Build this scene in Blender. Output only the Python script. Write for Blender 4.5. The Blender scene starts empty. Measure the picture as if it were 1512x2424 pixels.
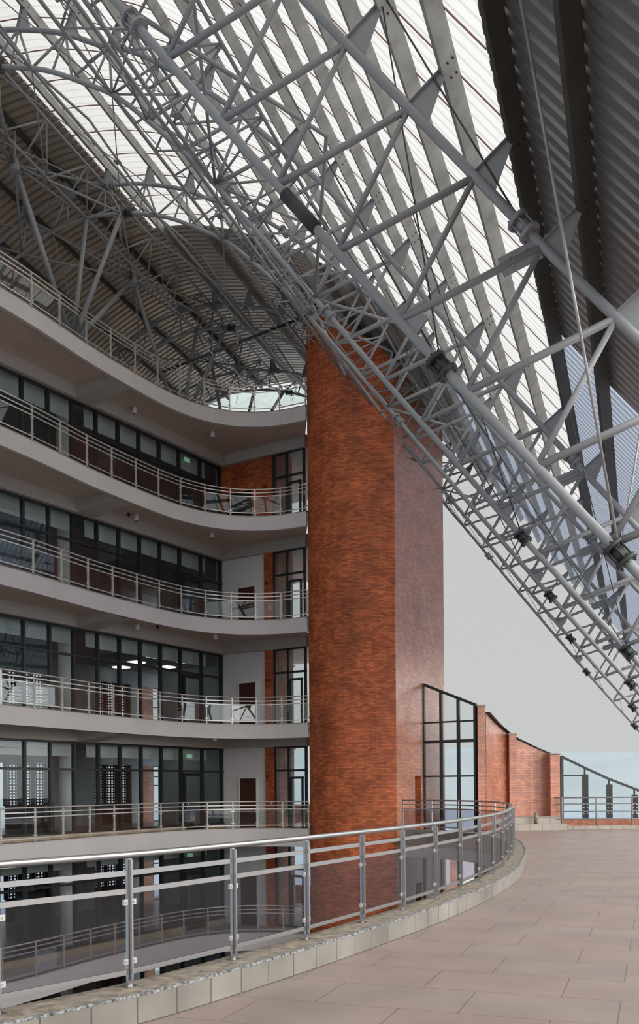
import bpy, math, random
from mathutils import Vector, Matrix
random.seed(7)
sc = bpy.context.scene
col = sc.collection
R = math.radians
EYE = 1.8
# ------------------------------------------------------------------ camera
cd = bpy.data.cameras.new('camera'); cam = bpy.data.objects.new('camera', cd); col.objects.link(cam)
cam.location = (0, 0, EYE)
cam.rotation_euler = (Matrix.Rotation(R(90), 4, 'X') @ Matrix.Rotation(-.0075, 4, 'Z')).to_euler()
cd.sensor_fit = 'VERTICAL'; cd.sensor_height = 24.0
cd.lens = 24.0 * 2200 / 2424
cd.shift_x = 0.0; cd.shift_y = (1861 - 1212) / 2424
cd.clip_start = .05; cd.clip_end = 12000
sc.camera = cam
# ------------------------------------------------------------------ world
W = bpy.data.worlds.new('world'); sc.world = W; W.use_nodes = True
nt = W.node_tree; nt.nodes.clear()
def N(nt, t, **k):
    n = nt.nodes.new(t)
    for a, b in k.items(): setattr(n, a, b)
    return n
wo = N(nt, 'ShaderNodeOutputWorld'); bg = N(nt, 'ShaderNodeBackground'); nt.links.new(bg.outputs[0], wo.inputs[0])
tc = N(nt, 'ShaderNodeTexCoord'); sx = N(nt, 'ShaderNodeSeparateXYZ'); nt.links.new(tc.outputs['Generated'], sx.inputs[0])
rp = N(nt, 'ShaderNodeValToRGB'); nt.links.new(sx.outputs['Z'], rp.inputs[0])
e = rp.color_ramp.elements
e[0].position = 0.0; e[0].color = (.375, .385, .38, 1)
e[1].position = 1.0; e[1].color = (1.05, 1.03, 1.0, 1)
for p_, c_ in ((.30, (.38, .382, .372)), (.40, (.52, .56, .55)), (.6, (.85, .85, .84))):
    q = e.new(p_); q.color = (*c_, 1)
dt = N(nt, 'ShaderNodeVectorMath', operation='DOT_PRODUCT'); dt.inputs[1].default_value = (.98, -.10, 0); nt.links.new(tc.outputs['Generated'], dt.inputs[0])
mr_ = N(nt, 'ShaderNodeMapRange'); mr_.inputs[1].default_value = .30; mr_.inputs[2].default_value = 1; mr_.inputs[3].default_value = 1; mr_.inputs[4].default_value = 5.0  # sky boosted toward the unseen right, added to light the tower side and interior
nt.links.new(dt.outputs['Value'], mr_.inputs[0]); nt.links.new(rp.outputs[0], bg.inputs[0]); nt.links.new(mr_.outputs[0], bg.inputs[1])
fill_sun_d = bpy.data.lights.new('sun', 'SUN'); fill_sun_d.energy = 1.1; fill_sun_d.angle = R(45); fill_sun_d.color = (1, .97, .93)  # very soft lamp added from behind to lift the interior under overcast sky
sun = bpy.data.objects.new('sun', fill_sun_d); col.objects.link(sun); sun.rotation_euler = Vector((.42, -.90, .42)).to_track_quat('Z', 'Y').to_euler()
vs = sc.view_settings
vs.view_transform = 'Standard'; vs.look = 'None'; vs.gamma = 1; vs.use_curve_mapping = False; vs.exposure = .62
# ------------------------------------------------------------------ materials
def mat(name, c, rough=.6, metal=0., spec=.5, bump=0., bscale=20., var=0., vscale=1.5, c2=None):
    m = bpy.data.materials.new(name); m.use_nodes = True; t = m.node_tree
    b = t.nodes['Principled BSDF']
    b.inputs['Base Color'].default_value = (*c, 1); b.inputs['Roughness'].default_value = rough
    b.inputs['Metallic'].default_value = metal; b.inputs['Specular IOR Level'].default_value = spec
    g = N(t, 'ShaderNodeNewGeometry')
    if var or c2:
        n = N(t, 'ShaderNodeTexNoise'); n.inputs['Scale'].default_value = vscale; n.inputs['Detail'].default_value = 6
        t.links.new(g.outputs['Position'], n.inputs['Vector'])
        r = N(t, 'ShaderNodeValToRGB'); r.color_ramp.elements[0].position = .35; r.color_ramp.elements[1].position = .68
        a = c2 or tuple(x * (1 - var) for x in c)
        r.color_ramp.elements[0].color = (*a, 1); r.color_ramp.elements[1].color = (*[min(1, x * (1 + var * .5)) for x in c], 1)
        t.links.new(n.outputs['Fac'], r.inputs[0]); t.links.new(r.outputs[0], b.inputs['Base Color'])
    if bump:
        n = N(t, 'ShaderNodeTexNoise'); n.inputs['Scale'].default_value = bscale; n.inputs['Detail'].default_value = 4
        t.links.new(g.outputs['Position'], n.inputs['Vector'])
        bp = N(t, 'ShaderNodeBump'); bp.inputs['Strength'].default_value = bump; bp.inputs['Distance'].default_value = .02
        t.links.new(n.outputs['Fac'], bp.inputs['Height']); t.links.new(bp.outputs[0], b.inputs['Normal'])
    return m
def brick_mat(name, c1, c2, mortar, rough=.55, spec=.4, bw=.215, bh=.068, ms=.006, dark=.6, coat=0):
    m = bpy.data.materials.new(name); m.use_nodes = True; t = m.node_tree; b = t.nodes['Principled BSDF']
    uv = N(t, 'ShaderNodeUVMap'); uv.uv_map = 'UVMap'
    br = N(t, 'ShaderNodeTexBrick'); br.offset = .5; br.inputs['Scale'].default_value = 1
    br.inputs['Brick Width'].default_value = bw; br.inputs['Row Height'].default_value = bh
    br.inputs['Mortar Size'].default_value = ms; br.inputs['Mortar Smooth'].default_value = .3; br.inputs['Bias'].default_value = -.15
    br.inputs['Color1'].default_value = (*c1, 1); br.inputs['Color2'].default_value = (*c2, 1); br.inputs['Mortar'].default_value = (*mortar, 1)
    t.links.new(uv.outputs[0], br.inputs['Vector'])
    n = N(t, 'ShaderNodeTexNoise'); n.inputs['Scale'].default_value = .9; n.inputs['Detail'].default_value = 5
    t.links.new(uv.outputs[0], n.inputs['Vector'])
    mr = N(t, 'ShaderNodeMapRange'); mr.inputs[1].default_value = .3; mr.inputs[2].default_value = .7; mr.inputs[3].default_value = dark; mr.inputs[4].default_value = 1.15
    t.links.new(n.outputs['Fac'], mr.inputs[0])
    mx = N(t, 'ShaderNodeMix', data_type='RGBA', blend_type='MULTIPLY'); mx.inputs[0].default_value = 1
    t.links.new(br.outputs['Color'], mx.inputs[6]); t.links.new(mr.outputs[0], mx.inputs[7]); t.links.new(mx.outputs[2], b.inputs['Base Color'])
    bp = N(t, 'ShaderNodeBump'); bp.invert = True; bp.inputs['Strength'].default_value = .5; bp.inputs['Distance'].default_value = .006
    t.links.new(br.outputs['Fac'], bp.inputs['Height']); t.links.new(bp.outputs[0], b.inputs['Normal'])
    b.inputs['Roughness'].default_value = rough; b.inputs['Specular IOR Level'].default_value = spec
    b.inputs['Coat Weight'].default_value = coat; b.inputs['Coat Roughness'].default_value = .28; b.inputs['Coat IOR'].default_value = 1.6
    return m
def glass_mat(name, tint, ior=1.5, refl=1.0):
    m = bpy.data.materials.new(name); m.use_nodes = True; t = m.node_tree; t.nodes.clear()
    o = N(t, 'ShaderNodeOutputMaterial'); mx = N(t, 'ShaderNodeMixShader'); tr = N(t, 'ShaderNodeBsdfTransparent'); gl = N(t, 'ShaderNodeBsdfGlossy')
    tr.inputs[0].default_value = (*tint, 1); gl.inputs['Roughness'].default_value = .015; gl.inputs[0].default_value = (.95, .97, 1, 1)
    g = N(t, 'ShaderNodeNewGeometry'); dp = N(t, 'ShaderNodeVectorMath', operation='DOT_PRODUCT'); t.links.new(g.outputs['Incoming'], dp.inputs[0]); t.links.new(g.outputs['Normal'], dp.inputs[1])
    ab = N(t, 'ShaderNodeMath', operation='ABSOLUTE'); t.links.new(dp.outputs['Value'], ab.inputs[0])
    om = N(t, 'ShaderNodeMath', operation='SUBTRACT'); om.inputs[0].default_value = 1; t.links.new(ab.outputs[0], om.inputs[1])
    pw_ = N(t, 'ShaderNodeMath', operation='POWER'); pw_.inputs[1].default_value = 5; t.links.new(om.outputs[0], pw_.inputs[0])
    mu = N(t, 'ShaderNodeMath', operation='MULTIPLY_ADD'); mu.inputs[1].default_value = .95 * refl; mu.inputs[2].default_value = .05 * refl
    t.links.new(pw_.outputs[0], mu.inputs[0]); t.links.new(mu.outputs[0], mx.inputs[0])
    t.links.new(tr.outputs[0], mx.inputs[1]); t.links.new(gl.outputs[0], mx.inputs[2]); t.links.new(mx.outputs[0], o.inputs[0])
    return m
def emit_mat(name, c, s):
    m = bpy.data.materials.new(name); m.use_nodes = True; b = m.node_tree.nodes['Principled BSDF']
    b.inputs['Emission Color'].default_value = (*c, 1); b.inputs['Emission Strength'].default_value = s; return m
M = {}
M['steel'] = mat('painted_steel', (.275, .28, .292), .38, 0, .4, var=.12, vscale=.8)
M['purlin_shaded'] = mat('shaded_purlin', (.065, .062, .055), .6, .1, .4, var=.2)  # shade under the opaque roofing is put into this purlin colour
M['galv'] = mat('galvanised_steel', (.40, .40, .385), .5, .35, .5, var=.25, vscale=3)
M['dark_steel'] = mat('dark_steel', (.035, .036, .038), .5)
M['cable'] = mat('cable_steel', (.06, .06, .065), .5, .3)
M['stainless'] = mat('brushed_stainless', (.40, .395, .395), .27, .95)
M['sat'] = mat('satin_stainless', (.66, .62, .58), .38, .7)
M['clip'] = mat('clip_steel', (.55, .55, .55), .3, .6)
M['paint'] = mat('fascia_paint', (.57, .53, .525), .7, 0, .3, bump=.12, bscale=35, var=.06, vscale=.6)
M['soffit'] = mat('soffit_paint', (.60, .485, .41), .75, 0, .25, var=.05)
M['beam'] = mat('beam_paint', (.46, .425, .40), .75, 0, .25)
M['white'] = mat('white_wall_paint', (.76, .74, .76), .7, 0, .25)
M['blind'] = mat('blind_white', (.82, .84, .77), .7)
M['brick'] = brick_mat('orange_brick', (.70, .17, .056), (.34, .066, .022), (.16, .075, .04))
M['brick2'] = brick_mat('sheen_brick', (.64, .25, .14), (.42, .13, .07), (.17, .10, .08), rough=.45, spec=.6, dark=.75, coat=.7)  # pink sky sheen of the tower side partly put into this lighter colour
M['brick3'] = brick_mat('pale_facing_brick', (.66, .34, .24), (.48, .22, .14), (.22, .14, .11), rough=.6)
M['frame'] = mat('dark_window_frame', (.018, .022, .024), .4)
M['wood'] = mat('dark_red_door', (.075, .018, .012), .45, var=.2, vscale=4)
M['screen_brick'] = mat('perforated_brick', (.05, .02, .013), .8)
M['interior'] = mat('interior_wall', (.40, .44, .46), .7)
M['ceil'] = mat('interior_ceiling', (.30, .30, .29), .8)
M['intfloor'] = mat('interior_floor', (.22, .22, .22), .25)
M['soft_dark'] = mat('dark_panel', (.012, .012, .014), .5)
M['tile_kerb'] = brick_mat('beige_kerb_tile', (.50, .40, .27), (.42, .33, .22), (.22, .17, .12), bw=.4, bh=.4, ms=.006, dark=.85)
M['kerb'] = brick_mat('kerb_face_tile', (.26, .235, .205), (.21, .19, .165), (.09, .085, .08), rough=.6, bw=.42, bh=.5, ms=.008, dark=.55)
M['kerb_top'] = mat('kerb_concrete', (.25, .21, .165), .75, 0, .4, bump=.5, bscale=45, var=.45, vscale=9)
M['glass'] = glass_mat('window_glass', (.76, .82, .84))
M['railglass'] = glass_mat('rail_glass', (.77, .75, .785), refl=.4)
M['clearglass'] = glass_mat('clear_rail_glass', (.93, .96, .96))
M['lamp'] = emit_mat('lamp_diffuser', (1, .98, .92), 1.2)
M['green'] = emit_mat('exit_green', (.02, .35, .16), .25)
M['red'] = mat('red_plastic', (.25, .01, .01), .4)
M['hill'] = mat('hazy_hill', (.27, .31, .335), 1., 0, 0, var=.05, vscale=.01)  # bluish distance haze put into the base colour
M['far'] = mat('hazy_plain', (.27, .325, .39), 1., 0, 0, var=.06, vscale=.01)  # plain likewise carries its haze in the colour
M['house'] = mat('pale_house', (.8, .8, .8), .9)
M['terra'] = mat('terracotta', (.42, .16, .09), .7, var=.3, vscale=6)
M['stone'] = brick_mat('step_stone', (.40, .36, .31), (.33, .30, .26), (.14, .12, .10), bw=.5, bh=.5, ms=.008, dark=.8)
M['plank'] = brick_mat('plank_ceiling', (.42, .38, .30), (.40, .36, .28), (.12, .10, .08), bw=6, bh=.2, ms=.008, dark=.9)
# floor tiles (large format stone laid along the roof axis)
def floor_mat():
    m = bpy.data.materials.new('deck_tile'); m.use_nodes = True; t = m.node_tree; b = t.nodes['Principled BSDF']
    g = N(t, 'ShaderNodeNewGeometry'); mp = N(t, 'ShaderNodeMapping'); mp.inputs['Rotation'].default_value = (0, 0, R(20)); mp.inputs['Location'].default_value = (.3, .12, 0)
    t.links.new(g.outputs['Position'], mp.inputs[0])
    br = N(t, 'ShaderNodeTexBrick'); br.offset = .4; br.inputs['Scale'].default_value = 1
    br.inputs['Brick Width'].default_value = 1.2; br.inputs['Row Height'].default_value = .82; br.inputs['Mortar Size'].default_value = .006; br.inputs['Bias'].default_value = 0
    br.inputs['Color1'].default_value = (.262, .190, .163, 1); br.inputs['Color2'].default_value = (.238, .188, .168, 1); br.inputs['Mortar'].default_value = (.14, .10, .088, 1)
    t.links.new(mp.outputs[0], br.inputs['Vector'])
    n = N(t, 'ShaderNodeTexNoise'); n.inputs['Scale'].default_value = 1.1; n.inputs['Detail'].default_value = 8; t.links.new(g.outputs['Position'], n.inputs['Vector'])
    mr = N(t, 'ShaderNodeMapRange'); mr.inputs[1].default_value = .3; mr.inputs[2].default_value = .7; mr.inputs[3].default_value = .86; mr.inputs[4].default_value = 1.1; t.links.new(n.outputs['Fac'], mr.inputs[0])
    mx = N(t, 'ShaderNodeMix', data_type='RGBA', blend_type='MULTIPLY'); mx.inputs[0].default_value = 1
    t.links.new(br.outputs['Color'], mx.inputs[6]); t.links.new(mr.outputs[0], mx.inputs[7]); t.links.new(mx.outputs[2], b.inputs['Base Color'])
    n2 = N(t, 'ShaderNodeTexNoise'); n2.inputs['Scale'].default_value = 3; n2.inputs['Detail'].default_value = 5; t.links.new(g.outputs['Position'], n2.inputs['Vector'])
    m2 = N(t, 'ShaderNodeMapRange'); m2.inputs[3].default_value = .3; m2.inputs[4].default_value = .62; t.links.new(n2.outputs['Fac'], m2.inputs[0]); t.links.new(m2.outputs[0], b.inputs['Roughness'])
    b.inputs['Specular IOR Level'].default_value = .55
    return m
M['deck'] = floor_mat()
# roofing
def sky_mat(name='translucent_sheet', ct=(.50, .495, .485), cdf=(.72, .71, .70), f=.25):
    m = bpy.data.materials.new(name); m.use_nodes = True; t = m.node_tree; t.nodes.clear()
    o = N(t, 'ShaderNodeOutputMaterial'); mx = N(t, 'ShaderNodeMixShader'); a = N(t, 'ShaderNodeBsdfTranslucent'); d = N(t, 'ShaderNodeBsdfDiffuse')
    a.inputs[0].default_value = (*ct, 1); d.inputs[0].default_value = (*cdf, 1); mx.inputs[0].default_value = f
    t.links.new(a.outputs[0], mx.inputs[1]); t.links.new(d.outputs[0], mx.inputs[2]); t.links.new(mx.outputs[0], o.inputs[0])
    return m
M['skylight'] = sky_mat()
M['sheet_glare_blue'] = sky_mat('translucent_glare_sheet', (.33, .365, .44), (.36, .37, .41), .35)  # bright reflections on the metal sheet put into a bluish translucent colour
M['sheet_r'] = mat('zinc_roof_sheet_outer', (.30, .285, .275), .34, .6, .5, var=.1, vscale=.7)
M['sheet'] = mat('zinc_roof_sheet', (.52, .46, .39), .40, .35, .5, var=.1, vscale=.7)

# ------------------------------------------------------------------ helpers
def put(o, parent=None, label=None, cat=None, group=None, kind=None):
    col.objects.link(o)
    if parent is not None:
        o.parent = parent
    if label: o['label'] = label
    if cat: o['category'] = cat
    if group: o['group'] = group
    if kind: o['kind'] = kind
    return o
def thing(name, label, cat, loc=(0, 0, 0), group=None):
    o = bpy.data.objects.new(name, None); o.empty_display_size = .2; o.location = loc
    return put(o, None, label, cat, group)
def frame_of(d):
    d = d.normalized(); a = Vector((0, 0, 1)) if abs(d.z) < .95 else Vector((1, 0, 0))
    x = d.cross(a).normalized(); return x, x.cross(d).normalized()
class MB:
    def __init__(s): s.v = []; s.f = []; s.uv = {}; s.sm = set(); s.org = Vector((0, 0, 0))
    def quad(s, ps, uv=None, smooth=False):
        i = len(s.v); s.v += [Vector(p) for p in ps]; s.f.append(tuple(range(i, i + len(ps))))
        if uv: s.uv[len(s.f) - 1] = uv
        if smooth: s.sm.add(len(s.f) - 1)
        return s
    def tube(s, a, b, r, n=10, r2=None):
        a = Vector(a); b = Vector(b)
        if (b - a).length < 1e-6: return s
        r2 = r if r2 is None else r2; x, y = frame_of(b - a); i = len(s.v)
        for k in range(n):
            t = 2 * math.pi * k / n; d = x * math.cos(t) + y * math.sin(t); s.v.append(a + d * r); s.v.append(b + d * r2)
        for k in range(n):
            j = (k + 1) % n; s.f.append((i + 2 * k, i + 2 * j, i + 2 * j + 1, i + 2 * k + 1)); s.sm.add(len(s.f) - 1)
        s.f.append(tuple(i + 2 * k for k in range(n))[::-1]); s.f.append(tuple(i + 2 * k + 1 for k in range(n)))
        return s
    def path(s, pts, r, n=10, flat=None):
        # swept tube (or flat bar w x h) along points, mitred
        pts = [Vector(p) for p in pts]; i0 = len(s.v); m = len(pts)
        prof = [(r * math.cos(2 * math.pi * k / n), r * math.sin(2 * math.pi * k / n)) for k in range(n)] if flat is None else [(-flat[0] / 2, -flat[1] / 2), (flat[0] / 2, -flat[1] / 2), (flat[0] / 2, flat[1] / 2), (-flat[0] / 2, flat[1] / 2)]
        n = len(prof)
        for k in range(m):
            d = (pts[min(k + 1, m - 1)] - pts[max(k - 1, 0)]).normalized()
            a = Vector((0, 0, 1)) if abs(d.z) < .95 else Vector((0, 1, 0))
            x = d.cross(a).normalized(); y = x.cross(d).normalized()
            for (p, q) in prof: s.v.append(pts[k] + x * p + y * q)
        for k in range(m - 1):
            for j in range(n):
                l = (j + 1) % n; s.f.append((i0 + k * n + j, i0 + k * n + l, i0 + (k + 1) * n + l, i0 + (k + 1) * n + j))
                if flat is None: s.sm.add(len(s.f) - 1)
        s.f.append(tuple(i0 + j for j in range(n))[::-1]); s.f.append(tuple(i0 + (m - 1) * n + j for j in range(n)))
        return s
    def box(s, c, ax, ay, az):
        c = Vector(c); ax = Vector(ax); ay = Vector(ay); az = Vector(az); i = len(s.v)
        for k in range(8):
            s.v.append(c + ax * (1 if k & 1 else -1) + ay * (1 if k & 2 else -1) + az * (1 if k & 4 else -1))
        for q in ((0, 2, 3, 1), (4, 5, 7, 6), (0, 1, 5, 4), (2, 6, 7, 3), (0, 4, 6, 2), (1, 3, 7, 5)): s.f.append(tuple(i + k for k in q))
        return s
    def bar(s, a, b, w, h, up=(0, 0, 1)):
        a = Vector(a); b = Vector(b); d = (b - a); u_ = Vector(up); x = d.normalized().cross(u_)
        if x.length < 1e-4: x = Vector((1, 0, 0))
        x.normalize(); y = x.cross(d.normalized()); return s.box((a + b) / 2, x * w / 2, d / 2, y * h / 2)
    def prism(s, poly, z0, z1, side=True, uvs=None):
        n = len(poly); i = len(s.v)
        zt = z1 if isinstance(z1, (list, tuple)) else [z1] * n
        for k, p in enumerate(poly): s.v.append(Vector((p[0], p[1], z0))); s.v.append(Vector((p[0], p[1], zt[k])))
        s.f.append(tuple(i + 2 * k for k in range(n))[::-1]); s.f.append(tuple(i + 2 * k + 1 for k in range(n)))
        L = 0
        for k in range(n):
            j = (k + 1) % n; s.f.append((i + 2 * k, i + 2 * j, i + 2 * j + 1, i + 2 * k + 1))
            l = math.dist(poly[k][:2], poly[j][:2]); s.uv[len(s.f) - 1] = [(L, z0), (L + l, z0), (L + l, zt[j]), (L, zt[k])]; L += l
        return s
    def build(s, name, m, parent=None, **k):
        me = bpy.data.meshes.new(name); me.from_pydata([tuple(p - s.org) for p in s.v], [], s.f)
        uvl = me.uv_layers.new(name='UVMap')
        for p in me.polygons:
            if p.index in s.uv:
                for li, q in zip(p.loop_indices, s.uv[p.index]): uvl.data[li].uv = q
            else:
                nrm = p.normal
                if abs(nrm.z) > .7:
                    for li in p.loop_indices: c = me.vertices[me.loops[li].vertex_index].co; uvl.data[li].uv = (c.x, c.y)
                else:
                    t = Vector((-nrm.y, nrm.x, 0)).normalized()
                    for li in p.loop_indices: c = me.vertices[me.loops[li].vertex_index].co; uvl.data[li].uv = (c.dot(t), c.z)
            p.use_smooth = p.index in s.sm
        me.materials.append(M[m]); o = bpy.data.objects.new(name, me)
        return put(o, parent, **k)
def local(mb, parent):   # mesh written in world coordinates, stored relative to the parent's empty
    mb.org = Vector(parent.location); return mb
def S(kind='structure'): return dict(kind=kind)

# ------------------------------------------------------------------ frames of reference
U = 9.75
th = R(19); G = Vector((math.sin(th), math.cos(th), 0)); WD = Vector((math.cos(th), -math.sin(th), 0))
def RW(s, w, z): return G * s + WD * (w * U) + Vector((0, 0, EYE + z * U))
bu = Vector((math.sin(R(32)), math.cos(R(32)), 0)); bv = Vector((bu.y, -bu.x, 0)); C0 = Vector((-4.13, 39.7, 0))
def B(t, d, z): return C0 + bu * t + bv * d + Vector((0, 0, z))
TC = Vector((2.8, 33.8, 0))                       # sharp corner of the tower
def T(t, d, z): return TC + bu * t + bv * d + Vector((0, 0, z))
Z = Vector((0, 0, 1))
# ------------------------------------------------------------------ background
g = MB()
g.box((0, 3000, -62), (6000, 0, 0), (0, 3600, 0), (0, 0, 1)); g.build('ground', 'far', kind='structure')
h = MB(); n = 90; prev = None
for i in range(n + 1):
    x = -2500 + 6000 * i / n; hh = 92 + 12 * math.sin(x * .0016 + 1) + 7 * math.sin(x * .0061) + 2.5 * math.sin(x * .019)
    sec = [(x, 2300, -62), (x, 2420, -62 + (hh + 62) * .35), (x, 2560, -62 + (hh + 62) * .78), (x, 2680, hh), (x, 3100, -62)]
    if prev:
        for k in range(4): h.quad([prev[k], sec[k], sec[k + 1], prev[k + 1]], smooth=True)
    prev = sec
h.build('hills', 'hill', kind='structure')
def pixdir(x, y): return Vector(((x - 756) / 2200, 1, (1861 - y) / 2200))
hb = None
for i in range(26):
    x = 160 + 36 * (i % 13) + random.uniform(-6, 6); y = 1150 + 75 * (i // 13) + random.uniform(-15, 15)
    w_, d_, h_ = random.uniform(3, 7), random.uniform(3, 5), random.uniform(2.5, 5)
    if hb is None:
        hb = MB().prism([(-w_, -d_), (w_, -d_), (w_, d_), (-w_, d_)], 0, h_)
        hb.quad([(-w_, -d_, h_), (w_, -d_, h_), (w_, 0, h_ + 2), (-w_, 0, h_ + 2)]); hb.quad([(w_, d_, h_), (-w_, d_, h_), (-w_, 0, h_ + 2), (w_, 0, h_ + 2)])
        o = hb.build('distant_house', 'house', label='small white house in the hazy town below the terrace', cat='house', group='white houses of the distant town'); hme = o
    else:
        o = hme.copy(); col.objects.link(o)
    o.location = (x, y, -61); o.rotation_euler = (0, 0, random.uniform(0, 3)); o.scale = (w_ / 5,) * 3

# ------------------------------------------------------------------ deck
curve = [(-3.7, 4.9), (-3.0, 5.65), (-2.27, 6.5), (-1.52, 7.38), (-.8, 8.5), (-.15, 9.6), (.48, 10.75), (1.04, 11.8), (1.6, 12.95), (2.12, 14.1), (2.61, 15.3), (3.07, 16.5), (3.49, 17.8), (3.87, 19.2), (4.3, 20.9), (4.72, 22.7), (5.05, 24.4), (5.3, 26.0), (5.43, 27.4), (5.42, 28.8), (5.2, 30.3), (4.7, 31.55), (3.92, 32.6), (2.98, 33.4)]
def resamp(pts, m=6):
    P = [Vector((*p, 0)) for p in pts]; out = []
    for i in range(len(P) - 1):
        p0 = P[max(i - 1, 0)]; p1 = P[i]; p2 = P[i + 1]; p3 = P[min(i + 2, len(P) - 1)]
        for k in range(m):
            t = k / m; out.append(.5 * ((2 * p1) + (p2 - p0) * t + (2 * p0 - 5 * p1 + 4 * p2 - p3) * t * t + (3 * p1 - p0 - 3 * p2 + p3) * t ** 3))
    out.append(P[-1]); return out
def offs(pts, d):
    out = []
    for i, p in enumerate(pts):
        t = (pts[min(i + 1, len(pts) - 1)] - pts[max(i - 1, 0)]).normalized(); out.append(p + Vector((t.y, -t.x, 0)) * d)
    return out
CV = resamp(curve, 6)
foot = offs(CV, .30); inner = offs(CV, -.14)
deck_poly = [(p.x, p.y) for p in inner] + [(4.0, 35.72), (5.9, 34.55), (6.0, 38.9), (17, 38.9), (17, -9), (-9, -9), (-9, 1), (-4.6, 4.0)]
MB().prism(deck_poly, -.35, 0).build('floor', 'deck', kind='structure')
# kerb along the void
def strip(a, b, z0, z1, topm, facem, name, parent=None, **k):
    root = put(bpy.data.objects.new(name, None), parent, **k)
    top = MB(); fc = MB(); L = 0
    for i in range(len(a) - 1):
        l = (b[i + 1] - b[i]).length
        q = [a[i] + Z * z1, b[i] + Z * z1, b[i + 1] + Z * z1, a[i + 1] + Z * z1]
        top.quad(q)
        fc.quad([b[i] + Z * z0, b[i + 1] + Z * z0, b[i + 1] + Z * z1, b[i] + Z * z1], uv=[(L, z0), (L + l, z0), (L + l, z1), (L, z1)])
        fc.quad([a[i + 1] + Z * z0, a[i] + Z * z0, a[i] + Z * z1, a[i + 1] + Z * z1], uv=[(L + l, z0), (L, z0), (L, z1), (L + l, z1)])
        L += l
    for j in (0, -1):
        fc.quad([a[j] + Z * z0, b[j] + Z * z0, b[j] + Z * z1, a[j] + Z * z1])
    top.build('kerb_top', topm, root); fc.build('kerb_face', facem, root); return root
kb = strip(inner, foot, 0.002, .22, 'kerb_top', 'kerb', 'trim_1', kind='structure')
# dark chipped stone nosing along the kerb edge
M['nosing'] = mat('chipped_stone', (.30, .30, .30), .8, bump=1., bscale=60, var=.7, vscale=28, c2=(.05, .055, .06))
MB().path([p + Z * .2225 for p in offs(CV, .285)], 0, flat=(.035, .02)).build('kerb_nosing', 'nosing', kb)
# deck edge below, seen across the void
MB().prism([(p.x, p.y) for p in inner] + [(p.x, p.y) for p in offs(CV, .05)][::-1], -.75, -.36).build('deck_edge_beam', 'beam', kind='structure')

def railing(name, label, pts, posts, zb, h, m_post, m_glass, r_top=.03, pw=.05, near=False, group=None):
    """pts: dense plan line, posts: plan points"""
    base = Vector((posts[0].x, posts[0].y, zb)); t = thing(name, label, 'railing', base, group)
    zt = zb + h
    local(MB().path([p + Z * (zt + r_top) for p in pts], r_top, 12), t).build('handrail', m_post, t)
    for i, p in enumerate(posts):
        j = min(range(len(pts)), key=lambda k: (pts[k] - p).length); d = (pts[min(j + 1, len(pts) - 1)] - pts[max(j - 1, 0)]).normalized(); nrm = Vector((d.y, -d.x, 0))
        mb = MB().box(p + Z * (zb + h / 2), d * pw * .5, nrm * pw * .28, Z * h / 2); mb.box(p + nrm * .03 + Z * (zb + h * .5 + .02), d * pw * .18, nrm * .012, Z * (h / 2 - .03))
        mb.box(p + Z * (zb + .004), d * .06, nrm * .05, Z * .004)
        po = local(mb, t).build('post', m_post, t)
        cl = MB()
        for s in (-1, 1):
            for zz in (.2, .66):
                cl.box(p + d * s * (pw * .5 + .02) + Z * (zb + h * zz) + nrm * .004, d * .021, nrm * .012, Z * .022)
                cl.tube(p + d * s * (pw * .5 + .02) + Z * (zb + h * zz) + nrm * .02, p + d * s * (pw * .5 + .02) + Z * (zb + h * zz) + nrm * .027, .008, 8)
        local(cl, t).build('glass_clip', 'clip', po)
    for i in range(len(posts) - 1):
        a, b = posts[i], posts[i + 1]; d = (b - a).normalized(); a2 = a + d * (pw * .5); b2 = b - d * (pw * .5); nrm = Vector((d.y, -d.x, 0))
        for zz, nm in ((.885, 'mid_rail'), (.745, 'mid_rail'), (.115, 'bottom_rail')):
            local(MB().bar(a2 + Z * (zb + h * zz), b2 + Z * (zb + h * zz), .018 if near else .02, .042 if near else .035), t).build(nm, m_post, t)
        local(MB().box((a + b) / 2 + Z * (zb + h * .43), (b - a) * .5 - d * (pw * .5 + .02), nrm * .004, Z * h * .29), t).build('glass_panel', m_glass, t)
    return t
near_posts = [Vector((*p, 0)) for p in curve]
railing('guard_railing', 'stainless steel and tinted glass guard railing curving along the tiled deck in the foreground', CV, near_posts[1:], .22, 1.02, 'stainless', 'railglass', .027, .046, near=True)

# ------------------------------------------------------------------ far right: steps, brick walls, screens
def wallstrip(pts, ztops, z0, thick, m, name, parent=None, base=0, **k):
    """vertical wall along plan points with per-point top heights"""
    mb = MB(); P = [Vector((*p, 0)) for p in pts]; Q = offs(P, -thick); L = 0
    for i in range(len(P) - 1):
        l = (P[i + 1] - P[i]).length
        mb.quad([P[i] + Z * z0, P[i + 1] + Z * z0, P[i + 1] + Z * ztops[i + 1], P[i] + Z * ztops[i]], uv=[(L, z0), (L + l, z0), (L + l, ztops[i + 1]), (L, ztops[i])])
        mb.quad([Q[i + 1] + Z * z0, Q[i] + Z * z0, Q[i] + Z * ztops[i], Q[i + 1] + Z * ztops[i + 1]], uv=[(L + l, z0), (L, z0), (L, ztops[i]), (L + l, ztops[i + 1])])
        mb.quad([P[i] + Z * ztops[i], P[i + 1] + Z * ztops[i + 1], Q[i + 1] + Z * ztops[i + 1], Q[i] + Z * ztops[i]]); L += l
    mb.quad([P[0] + Z * z0, P[0] + Z * ztops[0], Q[0] + Z * ztops[0], Q[0] + Z * z0]); mb.quad([P[-1] + Z * z0, Q[-1] + Z * z0, Q[-1] + Z * ztops[-1], P[-1] + Z * ztops[-1]])
    return mb.build(name, m, parent, **k)
def zat(x, y, Y): return EYE + (1861 - y - .0075 * (x - 756)) / 2200 * Y
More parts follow.
